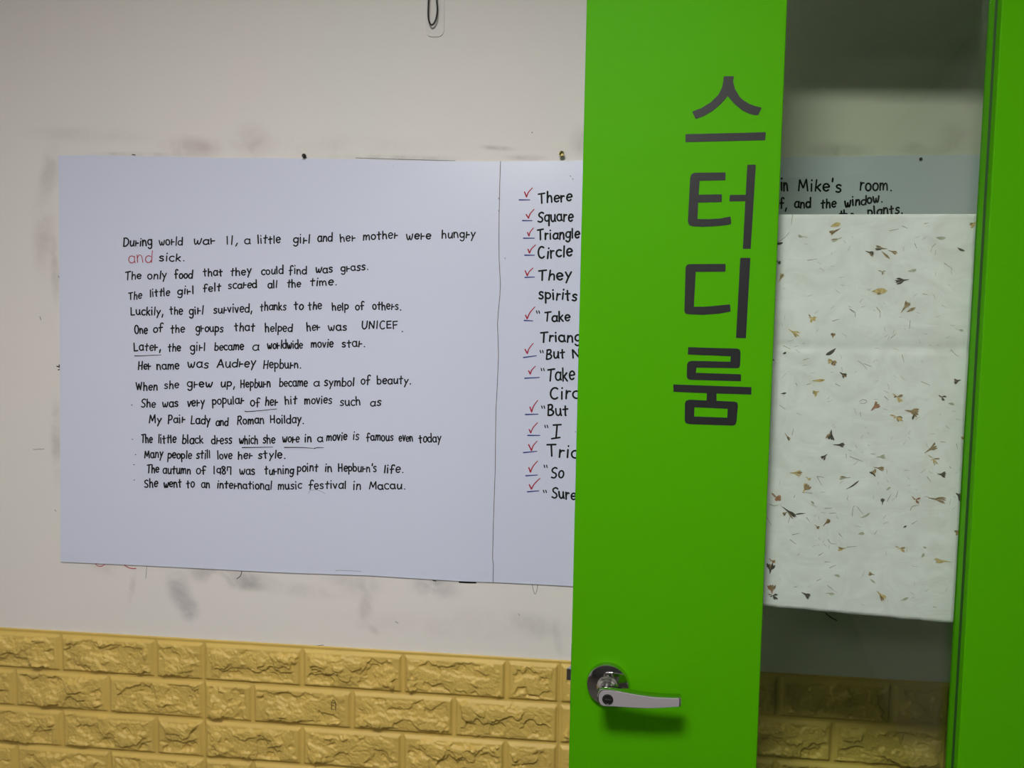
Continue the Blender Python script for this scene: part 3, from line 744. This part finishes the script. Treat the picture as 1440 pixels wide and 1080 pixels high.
letter([(KI, [(245, 704), (431, 702), (434, 705), (432, 749), (276, 752), (270, 838), (408, 835), (411, 838), (410, 882), (267, 885), (263, 985), (330, 986), (400, 982), (460, 970), (464, 973), (468, 1009), (465, 1015), (440, 1022), (370, 1028), (300, 1032), (235, 1030), (212, 1022), (204, 1000), (211, 868), (218, 735), (225, 714)], []),
        (KI, [(565, 662), (568, 655), (613, 655), (617, 660), (586, 1166), (538, 1166), (553, 877), (458, 878), (456, 875), (459, 842), (462, 839), (555, 838)], [])])
letter([(KJ, [(190, 121), (384, 120), (387, 123), (386, 160), (383, 162), (225, 163), (215, 352), (265, 352), (330, 347), (408, 339), (411, 342), (414, 376), (411, 379), (350, 390), (260, 396), (185, 393), (168, 388), (163, 375), (170, 140), (176, 126)], []),
        (KJ, [(466, 90), (469, 87), (518, 87), (521, 90), (497, 523), (443, 521)], [])])
letter([(KJ, [(184, 571), (450, 579), (464, 585), (468, 600), (466, 668), (460, 682), (445, 685), (229, 682), (226, 710), (468, 718), (470, 721), (470, 756), (195, 748), (180, 742), (176, 728), (178, 665), (185, 650), (205, 645), (412, 650), (415, 620), (182, 611)], []),
        (KJ, [(103, 773), (527, 788), (526, 828), (338, 822), (338, 863), (283, 861), (286, 820), (104, 813)], []),
        (KJ, [(190, 856), (435, 866), (450, 871), (454, 886), (446, 975), (440, 991), (425, 996), (190, 988), (170, 982), (165, 968), (166, 878), (172, 862)], [[(218, 897), (398, 905), (396, 953), (216, 947)]])])
# lever handle
KH = (780, 900, 1 / 6.0)
def hp(cx, cy, off):
    u, z = duz(conv(KH, cx), convy(KH, cy), off)
    return Vector((u, -off, z))
RO = 0.009
rc = hp(447, 386, RO)
bm = bmesh.new()
RR = 0.0302
lathe(bm, [(RR, .0002), (RR, RO * .55), (RR * .985, RO * .85), (RR * .95, RO), (RR * .8, RO * 1.12), (.0150, RO * 1.25), (.0150, RO + .004), (.0132, RO + .006), (.0132, RO + .0085), (.0108, RO + .010), (.0108, .045), (.0, .045)], (rc.x, 0, rc.z), (0, -1, 0), 72)
handle = from_bm('door_handle', bm, M['chrome'], door, True)
md = handle.modifiers.new('edge', 'EDGE_SPLIT'); md.split_angle = math.radians(32)
LF = 0.055                                    # face of the lever in front of the door
face = [(400, 426), (450, 423), (500, 427), (575, 440), (650, 456), (725, 468), (800, 478), (865, 485), (930, 489), (1000, 491), (1050, 491), (1056, 495), (1054, 556), (1048, 562), (980, 566), (900, 571), (840, 574), (780, 575), (715, 573), (650, 570), (575, 566), (500, 561), (440, 559), (405, 555), (385, 543), (374, 522), (368, 492), (370, 462), (382, 437)]
fl = [hp(x, y, LF) for x, y in face]
fc = sum(fl, Vector()) / len(fl)
bm = bmesh.new()
def lev(off, gx, gz): return [bm.verts.new(Vector((fc.x + (p.x - fc.x) * (1 + gx) , -off, fc.z + (p.z - fc.z) * (1 + gz)))) for p in fl]
rings = [lev(LF - .014, .01, -.12), lev(LF - .012, .028, .05), lev(LF - .004, .032, .09), lev(LF - .0008, .028, .075), lev(LF, .012, .02)]
for a, b in zip(rings, rings[1:]):
    for i in range(len(a)):
        j = (i + 1) % len(a)
        bm.faces.new((a[i], a[j], b[j], b[i]))
bm.faces.new(rings[0]); bm.faces.new(rings[-1])
bmesh.ops.recalc_face_normals(bm, faces=bm.faces[:])
lever = from_bm('lever', bm, M['chrome'], handle, True)
md = lever.modifiers.new('edge', 'EDGE_SPLIT'); md.split_angle = math.radians(38)
bm = bmesh.new()
prism(bm, [(p.x, p.z) for p in fl], [], lambda p: Vector((fc.x + (p[0] - fc.x) * .99, -LF - .0006, fc.z + (p[1] - fc.z) * .95)), lambda p: Vector((fc.x + (p[0] - fc.x) * .99, -LF + .0004, fc.z + (p[1] - fc.z) * .95)))
tag(from_bm('lever_face', bm, M['brushed'], handle), 'brushed flat face of the lever')
kc = hp(448, 500, LF)
bm = bmesh.new()
lathe(bm, [(.0074, LF), (.0074, LF + .0012), (.0066, LF + .0016), (.0060, LF + .0010), (0, LF + .0010)], (kc.x, 0, kc.z), (0, -1, 0), 32)
tag(from_bm('key_cylinder', bm, M['black'], handle), 'black round lock cylinder')
bm = bmesh.new()
box(bm, (kc.x - .0045, -LF - .0016, kc.z - .0006), (kc.x + .0045, -LF - .0011, kc.z + .0006))
from_bm('key_slot', bm, M['chrome'], handle)
# latch bolt on the door's edge
q0 = duz(798, 937, -.02); q1 = duz(798, 953, -.02)
bm = bmesh.new()
vs = [bm.verts.new(c) for c in [(-.0075, .012, q1[1]), (0.0004, .012, q1[1]), (0.0004, .028, q1[1]), (-.002, .028, q1[1]), (-.0075, .012, q0[1]), (0.0004, .012, q0[1]), (0.0004, .028, q0[1]), (-.002, .028, q0[1])]]
for f in ((0, 1, 2, 3), (7, 6, 5, 4), (0, 4, 5, 1), (1, 5, 6, 2), (2, 6, 7, 3), (3, 7, 4, 0)): bm.faces.new([vs[i] for i in f])
bmesh.ops.recalc_face_normals(bm, faces=bm.faces[:])
bmesh.ops.bevel(bm, geom=bm.edges[:], offset=.0006, segments=2, affect='EDGES')
from_bm('latch_bolt', bm, M['chrome'], door)
bm = bmesh.new()
box(bm, (-.0010, .006, q1[1] - .04), (0.0003, .034, q0[1] + .04), .0003, 1)
from_bm('latch_plate', bm, M['chrome'], door)
# hinges that carry the door on the jamb
for z in (.25, 1.85):
    bm = bmesh.new()
    tube(bm, [(DOOR_W + .006, -.004, z), (DOOR_W + .006, -.004, z + .1)], .007, 16)
    from_bm('hinge', bm, M['chrome'], door, True)
bm = bmesh.new()
box(bm, (HINGE.x + .014, HINGE.y - .10, 0.0005), (XR - .0005, HINGE.y + .06, ZH + .05), .002, 2)
tag(from_bm('trim_1', bm, M['green']), 'green door jamb on the right wall', 'door frame', kind='structure')

# ------------------------------------------------------------------ flower paper behind the glass
PN = -(REV + GT + .0011)                     # plane of the paper, measured from the door's face
edge_r = [(1381, 300.7), (1376, 345), (1372, 400), (1369, 440), (1369.5, 478), (1366, 500), (1360.5, 600), (1357, 650), (1352.5, 720), (1346, 820), (1343.5, 877)]
er = [duz(x, y, PN) for x, y in edge_r]
zt_l = duz(1090, 301.5, PN); zb_l = duz(1071, 852, PN)
NU, NV = 60, 110
ptop_r, pbot_r = er[0], er[-1]
UA, UB = U1 + .0012, U2 - .0012
def right_u(z):
    for (a, b) in zip(er, er[1:]):
        if a[1] >= z >= b[1]:
            t = (a[1] - z) / (a[1] - b[1]); return min(a[0] + (b[0] - a[0]) * t, UB)
    return min(er[-1][0] if z < er[-1][1] else er[0][0], UB)
slope_t = (ptop_r[1] - zt_l[1]) / (ptop_r[0] - zt_l[0]); slope_b = (pbot_r[1] - zb_l[1]) / (pbot_r[0] - zb_l[0])
bm = bmesh.new()
grid = []
def ripple(u, z):
    fold = math.exp(-((z - duz(1200, 488, PN)[1]) / .006) ** 2) * .0022
    return .0003 + abs(noise.noise(Vector((u * 9, z * 6, 3)))) * .0018 + fold + abs(noise.noise(Vector((u * 28, z * 20, 7)))) * .0006
for j in range(NV + 1):
    v = j / NV; row = []
    for i in range(NU + 1):
        t = i / NU
        zt_ = zt_l[1] + slope_t * ((UA + (UB - UA) * t) - zt_l[0]); zb_ = zb_l[1] + slope_b * ((UA + (UB - UA) * t) - zb_l[0]) + .0012 * noise.noise(Vector((t * 14, 0, 0))) + .0008 * noise.noise(Vector((t * 50, 0, 0)))
        z = zt_ + (zb_ - zt_) * v
        ur = right_u(z)
        u = UA + (ur - UA) * t
        row.append(bm.verts.new((u, -PN + ripple(u, z), z)))
    grid.append(row)
for j in range(NV):
    for i in range(NU):
        bm.faces.new((grid[j][i], grid[j + 1][i], grid[j + 1][i + 1], grid[j][i + 1]))
bmesh.ops.recalc_face_normals(bm, faces=bm.faces[:])
paper = from_bm('flower_paper', bm, M['hanji'], None, True)
paper.matrix_world = DM
sm = paper.modifiers.new('thick', 'SOLIDIFY'); sm.thickness = .00025; sm.offset = 0
tag(paper, 'handmade white paper with pressed flowers hanging behind the door glass', 'paper')
def pap3(px, py, layer=0.0):
    u, z = duz(px, py, PN)
    return Vector((min(u, UB), -PN + ripple(u, z) - .0004 - layer, z))
K2 = (1080, 200, .222222); K3 = (1060, 420, .222222); K4 = (1060, 650, .222222)
def leaf(bm, a, b, wd, n=8, wob=.15):
    """a petal from a to b, widest two thirds along"""
    L = []; Rr = []
    dx, dy = b[0] - a[0], b[1] - a[1]; d = math.hypot(dx, dy) or 1
    nx, ny = -dy / d, dx / d
    bend = rnd.uniform(-.08, .08) * d
    for i in range(n + 1):
        t = i / n
        r = wd / 2 * (math.sin(math.pi * t ** 1.4) ** .8 if 0 < t < 1 else .04) * (1 + rnd.uniform(-wob, wob)) + .15
        c = math.sin(math.pi * t) * bend
        x, y = a[0] + dx * t + nx * c, a[1] + dy * t + ny * c
        L.append((x + nx * r, y + ny * r)); Rr.append((x - nx * r, y - ny * r))
    ly = rnd.uniform(0, .0002)
    vl = [bm.verts.new(pap3(p[0], p[1], ly)) for p in L]; vr = [bm.verts.new(pap3(p[0], p[1], ly)) for p in Rr]
    for i in range(n): bm.faces.new((vl[i], vl[i + 1], vr[i + 1], vr[i]))
def flower(crop, kind, a, b, wd, ci):
    """a: stem end, b: petal end, wd: spread across, all in crop pixels"""
    a = (conv(crop, a[0]), convy(crop, a[1])); b = (conv(crop, b[0]), convy(crop, b[1])); wd *= crop[2]
    bm = bmesh.new(); tint = []
    dx, dy = b[0] - a[0], b[1] - a[1]; d = math.hypot(dx, dy) or 1
    nx, ny = -dy / d, dx / d
    if kind == 'leaf':
        leaf(bm, a, b, wd)
    elif kind == 'fan':                       # calyx narrowing to the stem, petals spreading at the far end
        m = (a[0] + dx * .42, a[1] + dy * .42)
        ribbon(bm, [a, m], .7, pap3, 0, wd * .35)
        k = 4
        for i in range(k):
            s = (i / (k - 1) - .5)
            q = (b[0] + nx * wd * s * .95 - dx * .12 * abs(s), b[1] + ny * wd * s * .95 - dy * .12 * abs(s))
            leaf(bm, (a[0] + dx * .3, a[1] + dy * .3), (q[0] - dx * rnd.uniform(0, .16), q[1] - dy * rnd.uniform(0, .16)), wd * rnd.uniform(.22, .34)); tint.append(len(bm.faces))
    elif kind == 'star':
        c = ((a[0] + b[0]) / 2, (a[1] + b[1]) / 2); r = d / 2
        off = math.atan2(dy, dx)
        for i, (da, fr_) in enumerate(((0, 1.0), (.55, .8), (-.75, .85), (2.9, .9), (2.2, .45))):
            an = off + da + rnd.uniform(-.3, .3); rr = r * fr_ * rnd.uniform(.8, 1.1)
            leaf(bm, c, (c[0] + math.cos(an) * rr, c[1] + math.sin(an) * rr), wd * (.42 if i < 3 else .2)); tint.append(len(bm.faces))
    bm.faces.ensure_lookup_table()
    for n0, n1 in zip(tint, tint[1:]):
        mi = 1 if rnd.random() < (.18 if ci == 1 else .35) else 0
        for f in bm.faces[n0:n1]: f.material_index = mi
    return from_bm('pressed_flower', bm, [PETAL[ci], PETAL[{0: 1, 1: 2, 2: 1, 3: 1, 4: 1}[ci]]], paper)
FL = [
    (K2, 'leaf', (395, 535), (460, 515), 26, 0), (K2, 'fan', (458, 546), (386, 582), 34, 1), (K2, 'fan', (247, 602), (183, 590), 18, 3), (K2, 'fan', (1338, 498), (1272, 534), 36, 0), (K2, 'fan', (470, 603), (395, 630), 20, 3),
    (K2, 'fan', (618, 688), (678, 712), 32, 2), (K2, 'fan', (755, 675), (672, 668), 32, 1), (K2, 'leaf', (718, 688), (772, 738), 14, 1), (K2, 'fan', (762, 684), (824, 704), 22, 1), (K2, 'leaf', (1198, 666), (1246, 688), 15, 2),
    (K2, 'leaf', (38, 645), (95, 636), 16, 2), (K2, 'star', (50, 740), (78, 775), 22, 2), (K2, 'fan', (68, 886), (98, 826), 26, 0), (K2, 'star', (700, 800), (742, 836), 14, 3), (K2, 'fan', (892, 869), (800, 882), 38, 2),
    (K2, 'leaf', (655, 944), (755, 940), 34, 0), (K2, 'leaf', (690, 962), (716, 956), 14, 1), (K2, 'fan', (843, 1078), (897, 1000), 40, 1), (K2, 'leaf', (876, 1075), (934, 1046), 18, 1), (K2, 'leaf', (885, 815), (940, 806), 18, 3), (K2, 'leaf', (1060, 602), (1125, 605), 22, 3),
    (K3, 'star', (340, 90), (390, 148), 34, 0), (K3, 'fan', (220, 192), (292, 242), 34, 0), (K3, 'fan', (500, 250), (502, 215), 30, 1), (K3, 'leaf', (183, 350), (206, 340), 12, 2), (K3, 'leaf', (522, 313), (456, 356), 22, 2),
    (K3, 'star', (480, 376), (520, 420), 44, 1), (K3, 'fan', (516, 398), (462, 395), 30, 0), (K3, 'leaf', (92, 372), (130, 392), 10, 2), (K3, 'fan', (545, 465), (588, 498), 36, 2), (K3, 'leaf', (368, 520), (452, 514), 16, 0), (K3, 'leaf', (170, 602), (207, 597), 10, 2),
    (K3, 'fan', (415, 585), (372, 606), 40, 0), (K3, 'star', (870, 590), (946, 650), 36, 0), (K3, 'fan', (742, 709), (795, 655), 48, 4), (K3, 'star', (866, 715), (940, 778), 40, 0), (K3, 'fan', (956, 706), (1060, 728), 56, 1), (K3, 'leaf', (1018, 728), (1004, 766), 14, 2),
    (K3, 'star', (1166, 600), (1216, 640), 24, 2), (K3, 'fan', (1312, 514), (1262, 528), 36, 2), (K3, 'leaf', (1296, 196), (1328, 205), 14, 3), (K3, 'leaf', (1232, 662), (1270, 672), 14, 3), (K3, 'fan', (198, 852), (232, 902), 16, 1), (K3, 'fan', (493, 830), (482, 900), 56, 2),
    (K3, 'fan', (504, 925), (582, 928), 30, 2), (K3, 'fan', (465, 984), (425, 1018), 34, 2), (K3, 'fan', (778, 1004), (840, 998), 22, 3), (K3, 'fan', (1082, 976), (1170, 920), 44, 1), (K3, 'star', (1098, 985), (1172, 1045), 22, 0), (K3, 'fan', (1352, 908), (1314, 868), 26, 0),
    (K4, 'fan', (228, 68), (312, 70), 34, 0), (K4, 'star', (330, 90), (360, 116), 22, 0), (K4, 'fan', (310, 192), (350, 132), 48, 0), (K4, 'star', (112, 188), (176, 250), 52, 4), (K4, 'fan', (764, 32), (830, 48), 24, 1), (K4, 'fan', (770, 92), (748, 50), 44, 2), (K4, 'fan', (612, 96), (535, 104), 20, 3),
    (K4, 'leaf', (582, 172), (668, 116), 9, 2), (K4, 'fan', (1166, 76), (1224, 80), 40, 2), (K4, 'fan', (815, 270), (818, 224), 26, 2), (K4, 'leaf', (840, 180), (866, 158), 12, 3), (K4, 'star', (998, 208), (1054, 262), 26, 4), (K4, 'fan', (1104, 226), (1232, 250), 34, 1), (K4, 'fan', (1280, 196), (1330, 232), 54, 2),
    (K4, 'fan', (184, 284), (272, 354), 34, 2), (K4, 'leaf', (330, 325), (262, 332), 8, 2), (K4, 'fan', (212, 316), (182, 334), 24, 2), (K4, 'fan', (440, 404), (486, 356), 28, 1), (K4, 'star', (390, 390), (414, 426), 16, 1), (K4, 'leaf', (672, 352), (736, 320), 12, 3), (K4, 'fan', (1318, 430), (1268, 450), 32, 1),
    (K4, 'leaf', (946, 414), (968, 402), 10, 2), (K4, 'leaf', (660, 456), (700, 452), 18, 3), (K4, 'fan', (585, 545), (530, 550), 26, 0), (K4, 'star', (895, 525), (960, 566), 28, 0), (K4, 'fan', (1250, 632), (1134, 618), 30, 0), (K4, 'leaf', (1070, 536), (1094, 544), 10, 3),
    (K4, 'fan', (102, 706), (110, 634), 54, 2), (K4, 'star', (95, 606), (134, 640), 24, 4), (K4, 'fan', (116, 832), (112, 772), 54, 4), (K4, 'star', (82, 818), (160, 868), 28, 2), (K4, 'fan', (303, 824), (364, 856), 38, 2), (K4, 'fan', (764, 712), (722, 704), 22, 1), (K4, 'leaf', (734, 738), (770, 766), 10, 3),
    (K4, 'fan', (780, 816), (838, 876), 40, 0), (K4, 'fan', (458, 828), (512, 838), 16, 3), (K4, 'leaf', (930, 876), (980, 856), 14, 3), (K4, 'leaf', (508, 714), (546, 726), 16, 3), (K4, 'leaf', (1060, 605), (1078, 575), 16, 3), (K4, 'leaf', (360, 245), (382, 268), 12, 3),
]
for f in FL: flower(*f)
FIB = [(K2, [(45, 640), (100, 608), (135, 570)]), (K2, [(850, 530), (885, 545)]), (K2, [(770, 560), (830, 548)]), (K2, [(928, 640), (942, 672)]), (K2, [(990, 516), (1015, 510)]), (K2, [(1115, 765), (1165, 800)]), (K2, [(1040, 662), (1062, 640)]), (K2, [(250, 748), (310, 738)]), (K2, [(980, 960), (1010, 966)]), (K2, [(520, 1058), (546, 1080)]), (K2, [(688, 1045), (712, 1072)]), (K2, [(155, 460), (148, 520)]), (K2, [(1305, 628), (1325, 630)]),
       (K3, [(605, 65), (640, 85), (642, 115)]), (K3, [(778, 55), (800, 85), (798, 122)]), (K3, [(498, 142), (538, 130)]), (K3, [(660, 394), (690, 415), (720, 452)]), (K3, [(700, 412), (746, 430)]), (K3, [(938, 355), (952, 402)]), (K3, [(1060, 525), (1115, 548)]), (K3, [(165, 675), (200, 700)]), (K3, [(990, 140), (985, 192)]), (K3, [(1250, 320), (1280, 355), (1300, 365)]), (K3, [(518, 540), (548, 555)]), (K3, [(828, 620), (852, 640)]), (K3, [(670, 650), (690, 638), (715, 648), (700, 664), (672, 660)]), (K3, [(675, 722), (677, 746)]), (K3, [(1185, 905), (1216, 909)]), (K3, [(1284, 920), (1292, 952)]), (K3, [(335, 545), (362, 537)]), (K3, [(242, 862), (252, 826)]), (K3, [(585, 985), (587, 1010)]), (K3, [(608, 1000), (690, 1030)]), (K3, [(315, 388), (352, 378)]), (K3, [(868, 250), (900, 222)]), (K3, [(190, 298), (232, 318)]), (K3, [(268, 535), (275, 552)]),
       (K4, [(400, 90), (430, 145)]), (K4, [(405, 90), (445, 97)]), (K4, [(75, 340), (112, 400)]), (K4, [(655, 283), (692, 330)]), (K4, [(235, 330), (218, 386)]), (K4, [(100, 265), (130, 276), (158, 270)]), (K4, [(845, 248), (868, 205)]), (K4, [(990, 305), (1005, 280), (1045, 272)]), (K4, [(450, 292), (495, 290)]), (K4, [(480, 325), (520, 320)]), (K4, [(335, 350), (352, 376)]), (K4, [(470, 490), (490, 515), (525, 518)]), (K4, [(230, 490), (268, 520)]), (K4, [(538, 452), (560, 475)]), (K4, [(590, 538), (655, 532)]), (K4, [(450, 631), (485, 632)]), (K4, [(480, 670), (520, 652)]), (K4, [(245, 460), (290, 450)]), (K4, [(310, 192), (372, 196)]), (K4, [(255, 225), (262, 205)]), (K4, [(412, 590), (440, 574)]), (K4, [(1000, 392), (1035, 370)]), (K4, [(765, 455), (780, 435)]), (K4, [(468, 780), (500, 810)]), (K4, [(400, 752), (426, 738)]), (K4, [(1142, 18), (1160, 2)]), (K4, [(1240, 30), (1252, 40)]), (K4, [(255, 792), (275, 785)]), (K4, [(1135, 915), (1160, 920)]), (K4, [(900, 225), (912, 180)]), (K4, [(1098, 92), (1122, 125)]), (K4, [(622, 340), (628, 290), (640, 275)])]
bm = bmesh.new()
for crop, pts in FIB:
    ribbon(bm, smooth_line([(conv(crop, x), convy(crop, y)) for x, y in pts]), .85, pap3, .0001, .5)
for k in range(170):
    x, y = rnd.uniform(1096, 1345), rnd.uniform(315, 855)
    an = rnd.gauss(0, .8); ln = rnd.uniform(2, 9)
    ribbon(bm, smooth_line([(x, y), (x + math.cos(an) * ln * .5 + rnd.uniform(-1, 1), y + math.sin(an) * ln * .5 + rnd.uniform(-1, 1)), (x + math.cos(an) * ln, y + math.sin(an) * ln)]), .45, pap3, .0001, .3)
o = from_bm('fibres', bm, PETAL[5], paper); o['kind'] = 'stuff'

# ------------------------------------------------------------------ ceiling lights
def ceiling_light(x, y, sx, sy, m, label):
    e = bpy.data.objects.new('ceiling_light', None); COL.objects.link(e); e.location = (x, y, ZC)
    e.empty_display_size = .1
    bm = bmesh.new(); box(bm, (-sx / 2 - .02, -sy / 2 - .02, -.03), (sx / 2 + .02, sy / 2 + .02, -.0005), .003, 2)
    from_bm('light_frame', bm, M['white_metal'], e)
    bm = bmesh.new(); box(bm, (-sx / 2, -sy / 2, -.036), (sx / 2, sy / 2, -.0302))
    from_bm('light_diffuser', bm, m, e)
    tag(e, label, 'ceiling light', 'ceiling lights')
LX, LY = 0.52, -1.54
ceiling_light(LX, LY, .42, .30, M['lamp'], 'small ceiling light nearest the green door')
ceiling_light(-0.25, -2.9, .6, .6, M['lamp_room'], 'larger ceiling light further back on the left')
